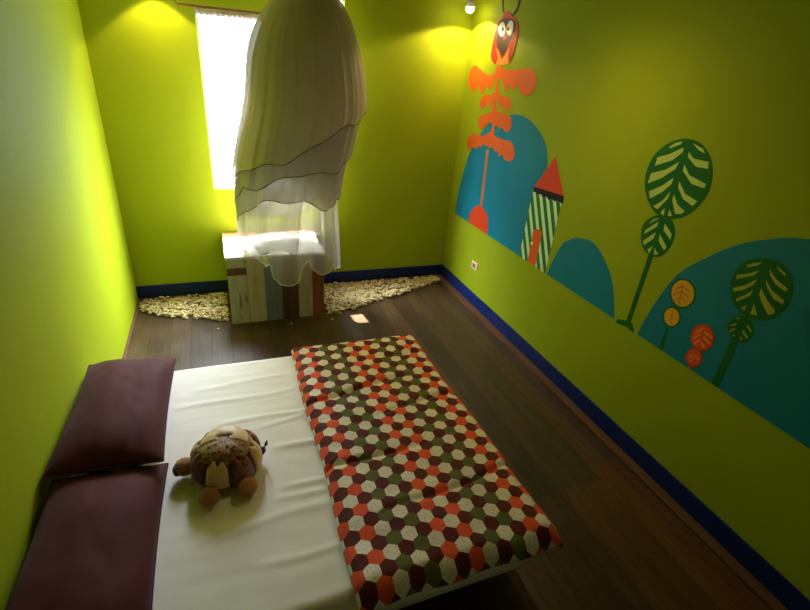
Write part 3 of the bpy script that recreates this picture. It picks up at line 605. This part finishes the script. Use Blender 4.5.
# hexagon patchwork quilt over the foot half of the bed
QX0, QX1, QY0, QY1 = 1.062, 1.905, -3.275, -1.665
SEAMS = [(-1.93, 0.10), (-2.17, 0.13), (-2.40, 0.12), (-2.66, 0.08), (-2.95, 0.16)]
def quilt():
    bm = bmesh.new(); uvl = bm.loops.layers.uv.new('UVMap'); nx, ny = 120, 220
    top, bot, uv = [], [], {}
    for j in range(ny + 1):
        a, b = [], []
        for i in range(nx + 1):
            u, v = i / nx, j / ny
            x = QX0 + (QX1 - QX0) * u; y = QY0 + (QY1 - QY0) * v
            ex = min(u * (QX1 - QX0), (1 - u) * (QX1 - QX0)); ey = min(v * (QY1 - QY0), (1 - v) * (QY1 - QY0))
            e = min(ex, ey)
            # wavy outline
            xo = x + 0.006 * math.sin(y * 7.0 + 1) - 0.030 * (v - 0.1) * u - 0.006 * (1 - v) * (1 - u)
            yo = y + (0.005 * math.sin(x * 21)) * (1 if v < 0.5 else -1) * max(0, 1 - ey / 0.1)
            th = 0.044 * (1 - math.exp(-e / 0.022)) + 0.006
            for sy, sl in SEAMS:
                c = sy + sl * (x - 1.45) + 0.015 * math.sin(x * 8 + sy * 5)
                amt = 0.55 + 0.45 * math.sin(x * 5 + sy * 11)
                th -= 0.017 * amt * ridge(y - c, 0.014) - 0.004 * amt * ridge(y - c - 0.035, 0.03)
            th += 0.009 * noise.noise(Vector((x * 7, y * 7, 3))) + 0.004 * noise.noise(Vector((x * 16, y * 22, 9)))
            over = max(0.0, x - (BX1 - 0.02)); overy = max(0.0, (BY0 + 0.015) - y)
            sag = 0.9 * over ** 1.3 + 0.9 * overy ** 1.3
            z0 = BZ + 0.014 - sag
            tv = bm.verts.new((xo, yo, z0 + max(0.008, th))); bv = bm.verts.new((xo, yo, z0))
            uv[tv] = uv[bv] = (x, y)
            a.append(tv); b.append(bv)
        top.append(a); bot.append(b)
    fs0 = len(bm.faces)
    grid_faces(bm, top)
    for f in bm.faces: f.material_index = 0
    n_top = len(bm.faces)
    for r0, r1 in zip(bot, bot[1:]):
        for i in range(nx): bm.faces.new((r0[i], r1[i], r1[i + 1], r0[i + 1])).material_index = 1
    def rim(T): return [T[0][i] for i in range(nx)] + [T[j][nx] for j in range(ny)] + [T[ny][i] for i in range(nx, 0, -1)] + [T[j][0] for j in range(ny, 0, -1)]
    rt, rb = rim(top), rim(bot)
    for i in range(len(rt)): bm.faces.new((rt[i], rb[i], rb[(i + 1) % len(rt)], rt[(i + 1) % len(rt)])).material_index = 0
    for f in bm.faces:
        for l in f.loops: l[uvl].uv = uv[l.vert]
    bmesh.ops.recalc_face_normals(bm, faces=bm.faces)
    return bm
tag(obj('quilt', quilt(), [M['hex'], M['edge']], None, True, origin=(1.48, -2.47, 0.36)), 'quilt with orange, white, maroon and olive hexagons spread over the bed foot', 'quilt')

# pillows
def pillow(a, b, t, seed, deep, n=44):
    bm = bmesh.new(); up, dn = [], []
    for j in range(n + 1):
        ru, rd = [], []
        for i in range(n + 1):
            u, v = -1 + 2 * i / n, -1 + 2 * j / n
            prof = max(0.0, (1 - abs(u) ** 2.4)) ** 0.62 * max(0.0, (1 - abs(v) ** 3.2)) ** 0.58
            x = a * u * (1 - 0.05 * (1 - v * v) ** 1.0 * abs(u) ** 2); y = b * v * (1 - 0.012 * (1 - u * u) * abs(v) ** 2)
            w = 0.010 * noise.noise(Vector((u * 1.8 + seed, v * 1.8, 0))) + 0.0035 * noise.noise(Vector((u * 4 + v * 2 + seed, v * 5 - u, 4))) + 0.006 * math.exp(-((u - 0.55 - 0.25 * v) / 0.10) ** 2) * max(0, -v) ** 2
            # wrinkles fanning from the corners and ends
            r = abs(v) ** 4
            w += 0.004 * r * math.sin(u * 9 + seed * 3) * (1 - abs(u) ** 4)
            zt = t * prof + w * min(1, prof * 2.5); zb = -deep * prof
            ru.append(bm.verts.new((x, y, zt)))
            rd.append(ru[-1] if i in (0, n) or j in (0, n) else bm.verts.new((x, y, zb)))
        up.append(ru); dn.append(rd)
    grid_faces(bm, up)
    for r0, r1 in zip(dn, dn[1:]):
        for i in range(n): bm.faces.new((r0[i], r1[i], r1[i + 1], r0[i + 1]))
    # seam flange: thin welt round the edge
    rim = [up[0][i].co.copy() for i in range(n)] + [up[j][n].co.copy() for j in range(n)] + [up[n][i].co.copy() for i in range(n, 0, -1)] + [up[j][0].co.copy() for j in range(n, 0, -1)]
    return bm, rim
for (cx, cy, cz, ry, rx, rz, a, b, seed, lab) in (
    (0.226, -2.110, 0.470, 0.06, -0.035, -0.010, 0.206, 0.404, 1.0, 'maroon pillow at the window end of the bed, against the left wall'),
    (0.226, -2.854, 0.421, 0.06, -0.04, 0.0, 0.206, 0.403, 5.3, 'maroon pillow nearest the camera, lower left beside the white sheet')):
    t = thing('pillow', (cx, cy, cz), lab, 'pillow', 'maroon pillows on the bed', 0); t.rotation_euler = (rx, ry, rz)
    bm, rim = pillow(a, b, 0.100, seed, 0.088 if seed == 1.0 else 0.052)
    obj('cushion', bm, M['maroon'], t, True, local=True)
    obj('piping', add_tube(bmesh.new(), rim, 0.0032, 6, True), M['maroon_seam'], t, True, local=True)

# ------------------------------------------------------------------ stuffed turtle
TT = thing('stuffed_turtle', (0.668, -2.505, 0.356), 'stuffed turtle with a patchwork satin shell lying on the white sheet', 'soft toy')
R0, HT = 0.138, 0.162
def dome(a, b, off=0.0):          # b 0 top .. PI/2 rim
    puff = 1 + 0.035 * abs(math.sin(a * 4)) * math.sin(b)
    r = (R0 + off) * math.sin(b) ** 0.85 * puff; return Vector((r * math.cos(a), r * math.sin(a), 0.022 + (HT - 0.022 + off) * math.cos(b) ** 0.8 if b < PI / 2 else 0.022))
bm = bmesh.new(); rows = []
for j in range(1, 15):
    b = PI / 2 * j / 14; rows.append([bm.verts.new(dome(2 * PI * i / 64, b)) for i in range(64)])
tp = bm.verts.new(dome(0, 0)); 
for i in range(64): bm.faces.new((tp, rows[0][i], rows[0][(i + 1) % 64]))
grid_faces(bm, rows, True)
low = [bm.verts.new((v.co.x * 0.93, v.co.y * 0.93, 0.004)) for v in rows[-1]]
grid_faces(bm, [rows[-1], low], True); bm.faces.new(low)
bmesh.ops.recalc_face_normals(bm, faces=bm.faces)
obj('shell', bm, M['shell'], TT, True, local=True)
def shell_patch(a0, a1, b0f, b1, off, n=14, m=12, puff=0.008):
    bm = bmesh.new(); V = []
    for j in range(m + 1):
        row = []
        for i in range(n + 1):
            s, q = i / n, j / m; a = a0 + (a1 - a0) * s; b0 = b0f(s) if callable(b0f) else b0f
            b = b0 + (b1 - b0) * q
            p = (math.sin(PI * s) * math.sin(PI * q)) ** 0.5 if 0 < s < 1 and 0 < q < 1 else 0
            v = dome(a, b, off + puff * p); v += Vector((0, 0, 0.0015 * noise.noise(v * 60))); row.append(bm.verts.new(v))
        V.append(row)
    grid_faces(bm, V)
    rim = [V[0][i] for i in range(n)] + [V[j][n] for j in range(m)] + [V[m][i] for i in range(n, 0, -1)] + [V[j][0] for j in range(m, 0, -1)]
    inner = [bm.verts.new(v.co * 0.955) for v in rim]; grid_faces(bm, [rim, inner], True)
    bmesh.ops.recalc_face_normals(bm, faces=bm.faces)
    return bm
notch = lambda s: 0.86 + 0.10 * math.cos(4 * PI * s) - 0.08 * math.sin(PI * s)
cols = ['t_cream', 't_brown', 't_cream', 't_brown', 't_brown', 't_cream', 't_brown', 't_cream']
for k in range(8):
    c = -PI / 2 - 0.30 + k * PI / 4
    c_key = ['t_cream', 't_brown', 't_cream', 't_brown', 't_cream', 't_brown', 't_cream', 't_brown'][k]
    obj('side_panel', shell_patch(c - 0.33, c + 0.33, notch, PI / 2 * 0.985, 0.006), M[c_key], TT, True, local=True, label='cream satin panel' if c_key == 't_cream' else 'brown print panel')
bm = bmesh.new(); V = []      # leopard cap with a wavy hem, and a cream crest on it
for j in range(1, 11):
    V.append([bm.verts.new(dome(2 * PI * i / 72, (0.80 + 0.06 * math.cos(8 * 2 * PI * i / 72)) * j / 10, 0.006 + 0.004 * math.sin(PI * j / 10) + 0.003 * noise.noise(Vector((j, i * 0.4, 0)))) ) for i in range(72)])
tp = bm.verts.new(dome(0, 0, 0.007))
for i in range(72): bm.faces.new((tp, V[0][i], V[0][(i + 1) % 72]))
grid_faces(bm, V, True)
inn = [bm.verts.new(v.co * 0.95) for v in V[-1]]; grid_faces(bm, [V[-1], inn], True)
bmesh.ops.recalc_face_normals(bm, faces=bm.faces)
obj('top_panel', bm, M['leo'], TT, True, local=True)
obj('crest_panel', shell_patch(-PI * 0.12, PI * 1.02, lambda s: 0.10 + 0.05 * math.sin(9 * s), 0.62, 0.011, 30, 8, 0.007), M['t_cream'], TT, True, local=True, label='cream satin crest')
obj('belly', add_lathe(bmesh.new(), [(0.05, 0.0), (0.11, 0.002), (0.125, 0.012), (0.12, 0.022)], n=40), M['t_plush'], TT, True, local=True)
h = obj('head', add_blob(bmesh.new(), (-0.168, 0.006, 0.044), (0.044, 0.040, 0.038), (0, 0.1, 0.1), 0.05), M['t_plush'], TT, True, local=True)
obj('snout', add_blob(bmesh.new(), (-0.200, 0.000, 0.038), (0.017, 0.028, 0.022), (0, 0, 0.1), 0.05), M['t_dark'], h, True, local=True)
for s in (-1, 1): obj('eye', add_blob(bmesh.new(), (-0.194, s * 0.021 + 0.004, 0.064), (0.005, 0.005, 0.005), nu=10, nv=8), M['eye'], h, True, local=True)
for (fx, fy, rz) in ((-0.075, -0.172, 0.35), (0.075, -0.166, -0.35), (-0.08, 0.125, -0.4), (0.085, 0.12, 0.4)):
    obj('foot', add_blob(bmesh.new(), (fx, fy, 0.033), (0.040, 0.047, 0.031), (0, 0, rz), 0.06), M['t_plush'], TT, True, local=True)
obj('tail', add_tube(bmesh.new(), [(0.135, 0.012, 0.035), (0.155, 0.013, 0.05), (0.168, 0.014, 0.075), (0.174, 0.014, 0.098)], lambda s: 0.02 * (1 - s) + 0.002, 10), M['t_dark'], TT, True, local=True)

# ------------------------------------------------------------------ reclaimed-wood bench under the window
bench = thing('bench', (1.12, -0.31, 0), 'box bench of mixed reclaimed boards against the wall under the window', 'bench')
bx0, bx1, by0, by1, bz = 0.742, 1.500, -0.598, -0.022, 0.590
zt = bz - 0.024
FB = [(0.0, 0.142, 'b_pale'), (0.142, 0.278, 'b_cream'), (0.278, 0.412, 'b_blue'), (0.412, 0.545, 'b_dark'), (0.545, 0.660, 'b_beige'), (0.660, 0.758, 'b_red')]
LB = {'b_pale': 'chipped pale board', 'b_cream': 'cream board', 'b_blue': 'blue-grey board', 'b_dark': 'dark brown board', 'b_beige': 'grey-beige board', 'b_red': 'reddish brown board'}
for a, b, k in FB:
    if k == 'b_pale':
        obj('front_board', box((bx0 + a, by0, 0.001), (bx0 + b - 0.002, by0 + 0.022, 0.432), 0.003), M[k], bench, label=LB[k])
        obj('front_board', box((bx0 + a, by0 - 0.004, 0.434), (bx0 + b - 0.002, by0 + 0.022, 0.490), 0.003), M['b_short'], bench, label='short brown board')
        obj('front_board', box((bx0 + a, by0, 0.492), (bx0 + b - 0.002, by0 + 0.022, zt - 0.001), 0.003), M[k], bench, label='short pale board')
    else:
        obj('front_board', box((bx0 + a, by0 + random.uniform(0, 0.004), 0.001), (bx0 + b - 0.002, by0 + 0.022, zt - 0.001), 0.003), M[k], bench, label=LB[k])
for nm, xa in (('side_panel', bx0), ('side_panel', bx1 - 0.02)):
    obj(nm, box((xa, by0 + 0.023, 0.001), (xa + 0.02, by1 - 0.012, zt - 0.001), 0.002), M['b_beige'] if xa == bx0 else M['b_dark'], bench)
obj('back_panel', box((bx0 + 0.02, by1 - 0.012, 0.001), (bx1 - 0.02, by1, zt - 0.001)), M['b_dark'], bench)
for ya, yb, k in ((by0 - 0.010, -0.382, 'b_white'), (-0.379, -0.152, 'b_white'), (-0.149, by1, 'b_orange')):
    obj('top_board', box((bx0 - 0.008, ya, zt), (bx1 + 0.008, yb, bz), 0.003), M[k], bench, label='white painted top board' if k == 'b_white' else 'orange pine top board')

# ------------------------------------------------------------------ pebbles along the window wall
def inside(P, x, y):
    c = False
    for i in range(len(P)):
        (xa, ya), (xb, yb) = P[i - 1], P[i]
        if (ya > y) != (yb > y) and x < (xb - xa) * (y - ya) / (yb - ya) + xa: c = not c
    return c
def pebble_shape(bm, c, r):
    g = bmesh.ops.create_icosphere(bm, subdivisions=1, radius=1.0)
    sx, sy, sz = r * random.uniform(0.8, 1.25), r * random.uniform(0.7, 1.1), r * random.uniform(0.55, 0.8); a = random.uniform(0, PI); sd = random.uniform(0, 99)
    for v in g['verts']:
        k = 1 + 0.25 * noise.noise(v.co * 1.5 + Vector((sd, 0, 0)))
        x, y, z = v.co.x * sx * k, v.co.y * sy * k, v.co.z * sz * k
        v.co = Vector((c[0] + x * math.cos(a) - y * math.sin(a), c[1] + x * math.sin(a) + y * math.cos(a), c[2] + z))
def gravel(P, count, label):
    bm = bmesh.new(); xs = [p[0] for p in P]; ys = [p[1] for p in P]; n = 0
    while n < count:
        x, y = random.uniform(min(xs), max(xs)), random.uniform(min(ys), max(ys))
        if not inside(P, x + 0.02 * noise.noise(Vector((x * 14, y * 14, 1))), y + 0.03 * noise.noise(Vector((x * 12, y * 12, 5)))): continue
        if x < 0.035 or x > W - 0.062 or y > -0.042 or (bx0 - 0.03 < x < bx1 + 0.03): continue
        r = random.uniform(0.010, 0.018); lay = random.choice((0, 0, 1, 1, 2))
        pebble_shape(bm, (x, y, r * 0.62 + 0.001 + lay * 0.012), r); n += 1
    o = obj('gravel', bm, M['pebble'], None, True, origin=(sum(xs) / len(xs), sum(ys) / len(ys), 0)); return tag(o, label, 'gravel', 'cream pebbles along the window wall', 'stuff')
gravel([(0.0, -0.0), (0.0, -0.13), (0.05, -0.22), (0.19, -0.35), (0.37, -0.41), (0.65, -0.54), (0.735, -0.585), (0.735, 0)], 900, 'loose cream pebbles heaped between the left wall and the bench')
gravel([(1.508, 0), (1.508, -0.625), (1.57, -0.62), (1.95, -0.49), (2.41, -0.32), (2.89, -0.10), (2.89, 0)], 1500, 'loose cream pebbles heaped between the bench and the right wall')
for x, y, lab in ((1.20, -0.70, 'single cream pebble on the floor in front of the middle of the bench'), (1.545, -0.70, 'single cream pebble strayed off the right end of the bench'), (0.63, -0.66, 'single cream pebble strayed off the left end of the bench')):
    bm = bmesh.new(); pebble_shape(bm, (x, y, 0.009), 0.014)
    tag(obj('pebble', bm, M['pebble'], None, True, origin=(x, y, 0)), lab, 'pebble', 'stray pebbles on the floor')

# ------------------------------------------------------------------ hanging tulle skirt
DX, DY = 1.42, -0.43
skirt = thing('tulle_skirt', (DX, DY, 2.42), 'layered cream tulle skirt hanging before the window, its sheer hem draped over the bench', 'skirt')
def lerp_tab(tab, z): return sum(w * lerp_raw(tab, z + d) for d, w in ((-0.12, 0.1), (-0.06, 0.25), (0, 0.3), (0.06, 0.25), (0.12, 0.1)))
def lerp_raw(tab, z):
    if z >= tab[0][0]: return tab[0][1]
    for (za, va), (zb, vb) in zip(tab, tab[1:]):
        if z >= zb: k = (z - za) / (zb - za); k = k * k * (3 - 2 * k) if False else k; return va + (vb - va) * k
    return tab[-1][1]
CXT = [(2.42, 1.43), (2.33, 1.428), (2.1, 1.40), (1.7, 1.41), (1.3, 1.31), (1.0, 1.257), (0.4, 1.265)]
def layer(name, z0, hem, rad, mat, folds, amp, hem_mat=None, hem_r=0.0035, nt=300, nz=64, label=None, dy=0.0):
    bm = bmesh.new(); V = []
    ph = [(f, random.uniform(0, 6.28), w) for f, w in folds]
    for j in range(nz + 1):
        row = []
        for i in range(nt):
            a = 2 * PI * i / nt; s = j / nz
            z = z0 + (hem(a) - z0) * s
            fo = sum(w * math.sin(f * a + p + 0.5 * math.sin(2.1 * s + f)) for f, p, w in ph)
            r = lerp_tab(rad, z) * (1 + amp * (0.25 + 0.75 * s) * fo + 0.03 * noise.noise(Vector((math.cos(a) * 1.5, math.sin(a) * 1.5, z * 2))))
            x = lerp_tab(CXT, z) + r * math.cos(a); y = DY + dy + r * (0.80 if math.sin(a) < 0 else 0.70) * math.sin(a)
            row.append(bm.verts.new((x, y, z)))
        V.append(row)
    grid_faces(bm, V, True)
    ring = [v.co.copy() for v in V[-1]]
    o = obj(name, bm, mat, skirt, True, label=label)
    if hem_mat: obj('hem_ribbon', add_tube(bmesh.new(), ring, hem_r, 5, True), hem_mat, o, True)
    return o
c_ = math.cos; s_ = math.sin
layer('outer_layer', 2.42, lambda a: 1.44 + 0.24 * c_(a) + 0.02 * s_(a) + 0.025 * s_(5 * a + 1) + 0.012 * s_(11 * a), [(2.42, 0.14), (2.36, 0.21), (2.30, 0.265), (2.2, 0.325), (2.05, 0.385), (1.8, 0.43), (1.6, 0.45), (1.2, 0.435)],
      M['tulle_out'], [(7, 0.3), (14, 0.4), (23, 0.4), (37, 0.35), (61, 0.25)], 0.013, M['hem'])
layer('second_layer', 2.41, lambda a: 1.22 + 0.10 * c_(a) - 0.34 * max(0, s_(a - 0.5)) + 0.03 * s_(4 * a + 2) + 0.012 * s_(9 * a), [(2.42, 0.13), (2.3, 0.24), (2.0, 0.36), (1.7, 0.41), (1.4, 0.42), (1.1, 0.41)],
      M['tulle_mid'], [(8, 0.4), (15, 0.5), (26, 0.4)], 0.028, M['hem'])
layer('third_layer', 2.40, lambda a: 1.01 + 0.02 * c_(a) - 0.26 * max(0, s_(a - 0.5)) + 0.05 * s_(3 * a + 0.8) + 0.02 * s_(8 * a), [(2.42, 0.12), (2.3, 0.22), (2.0, 0.33), (1.6, 0.385), (1.0, 0.395)],
      M['tulle_mid'], [(7, 0.4), (13, 0.5), (21, 0.4)], 0.035, M['hem'])
def fourth_hem(a):
    d = (math.degrees(a) + 180) % 360 - 180
    k = max(0.0, min(1.0, (d + 92) / 10)) if d > -150 else 0.0
    if d > 90: k = max(0.0, min(1.0, (170 - d) / 30))
    k = k * k * (3 - 2 * k)
    return 0.655 + 0.025 * s_(9 * a) + 0.40 * k
layer('fourth_layer', 2.39, fourth_hem, [(2.41, 0.115), (2.25, 0.2), (1.8, 0.32), (1.3, 0.372), (0.9, 0.386), (0.6, 0.40)],
      M['tulle_mid2'], [(6, 0.5), (12, 0.5), (19, 0.35)], 0.045, M['hem'], 0.003)
LOWHEM = [(-180, .612), (-150, .612), (-144, .60), (-134, .545), (-126, .53), (-121, .56), (-116, .44), (-108, .39), (-98, .375), (-90, .40), (-85, .54), (-79, .575), (-72, .49), (-62, .44), (-50, .45), (-44, .50), (-36, .43), (0, .40), (28, .42), (42, .52), (50, .612), (180, .612)]
def low_hem(a):
    d = (math.degrees(a) + 180) % 360 - 180
    for (da, za), (db, zb) in zip(LOWHEM, LOWHEM[1:]):
        if d <= db: k = (d - da) / (db - da); k = k * k * (3 - 2 * k); return za + (zb - za) * k
layer('lower_layer', 2.38, low_hem, [(2.40, 0.11), (2.2, 0.2), (1.8, 0.31), (1.3, 0.365), (1.0, 0.378), (0.7, 0.392), (0.4, 0.408)],
      M['tulle_low'], [(6, 0.5), (11, 0.6), (17, 0.35)], 0.05, M['hem_low'], 0.0055, label='sheer lowest layer draped over the bench')
obj('waistband', add_lathe(bmesh.new(), [(0.125, 2.40), (0.13, 2.405), (0.128, 2.44), (0.12, 2.445)], (1.43, DY, 0), 40), M['satin'], skirt, True)
obj('hanging_cord', add_tube(bmesh.new(), [(1.43, DY, 2.44), (1.43, DY, H)], 0.004, 8), M['cord'], skirt, True)

# ------------------------------------------------------------------ curtain rod with rolled-up curtain, socket, lamps
t = thing('curtain_rod', (0.62, -0.05, 2.243), 'thin wooden curtain rod with hooked end above the window', 'curtain rod')
obj('rod', add_tube(bmesh.new(), [(0.60, -0.05, 2.245), (1.56, -0.05, 2.245)], 0.008, 10), M['rod'], t, True)
obj('end_hook', add_tube(bmesh.new(), [(0.60, -0.05, 2.245), (0.585, -0.055, 2.262), (0.60, -0.06, 2.278), (0.618, -0.05, 2.27)], 0.006, 8), M['rod'], t, True)
for x in (0.66, 1.50): obj('bracket', add_tube(bmesh.new(), [(x, 0.0, 2.245), (x, -0.05, 2.245)], 0.006, 8), M['rod'], t, True)
bm = bmesh.new(); V = []
for i in range(121):
    x = 0.705 + 0.78 * i / 120; k = 1 + 0.25 * math.sin(i * 1.1) + 0.2 * noise.noise(Vector((i * 0.35, 0, 0)))
    V.append([bm.verts.new((x, -0.05 + 0.017 * k * math.cos(2 * PI * q / 12), 2.214 + 0.020 * k * math.sin(2 * PI * q / 12))) for q in range(12)])
grid_faces(bm, V, True); bm.faces.new(V[0][::-1]); bm.faces.new(V[-1]); bmesh.ops.recalc_face_normals(bm, faces=bm.faces)
tag(obj('rolled_curtain', bm, M['valance'], None, True, origin=(1.1, -0.05, 2.214)), 'pale curtain rolled up tight under the rod at the window top', 'curtain')

t = thing('wall_socket', (W, -0.652, 0.36), 'small pale wall socket low on the right wall under the mural', 'socket')
obj('cover_plate', box((W - 0.008, -0.697, 0.357), (W, -0.607, 0.427), 0.003), M['plastic'], t)
obj('outlet_insert', box((W - 0.011, -0.675, 0.372), (W - 0.008, -0.629, 0.412), 0.001), M['socketred'], t)

def lamp(x, y, lab, watts=LAMP_W, spread=142, tilt=0):
    t = thing('ceiling_spotlight', (x, y, H), lab, 'lamp', 'ceiling spotlights')
    obj('mounting_plate', add_lathe(bmesh.new(), [(0.045, -0.018), (0.05, -0.014), (0.05, 0.0)], (x, y, H), 28), M['can'], t, True)
    bm = bmesh.new(); n = 28
    prof = [(0.012, -0.018), (0.02, -0.03), (0.034, -0.05), (0.036, -0.115), (0.033, -0.115), (0.031, -0.06), (0.01, -0.05)]
    rg = [[bm.verts.new((x + r * c_(2 * PI * k / n), y + r * s_(2 * PI * k / n), H + z)) for k in range(n)] for r, z in prof]
    grid_faces(bm, rg, True); bmesh.ops.recalc_face_normals(bm, faces=bm.faces)
    obj('housing', bm, M['can'], t, True)
    obj('bulb', add_blob(bmesh.new(), (x, y, H - 0.122), (0.032, 0.032, 0.034)), M['bulb'], t, True)
    ld = bpy.data.lights.new('bulb_light', 'SPOT'); ld.energy = watts; ld.color = (1.0, 0.74, 0.38); ld.spot_size = math.radians(spread); ld.spot_blend = 0.2 if spread < 170 else 1.0; ld.shadow_soft_size = 0.02
    lo = bpy.data.objects.new('bulb_light', ld); COL.objects.link(lo); lo.location = (0, 0, -0.158); lo.rotation_euler = (math.radians(tilt), 0, 0); lo.parent = t
lamp(2.752, -0.215, 'glowing ceiling spotlight in the far right corner above the mural owl', spread=150, tilt=-4)
lamp(0.46, -0.17, 'ceiling spotlight in the far left corner, lighting the wall left of the window', 20.0, 100)
lamp(2.25, -2.0, 'added unseen fill spotlight over the floor beside the bed foot, above the frame', 22.0, 176)  # added fill lamp out of view, warms right wall and skirt front
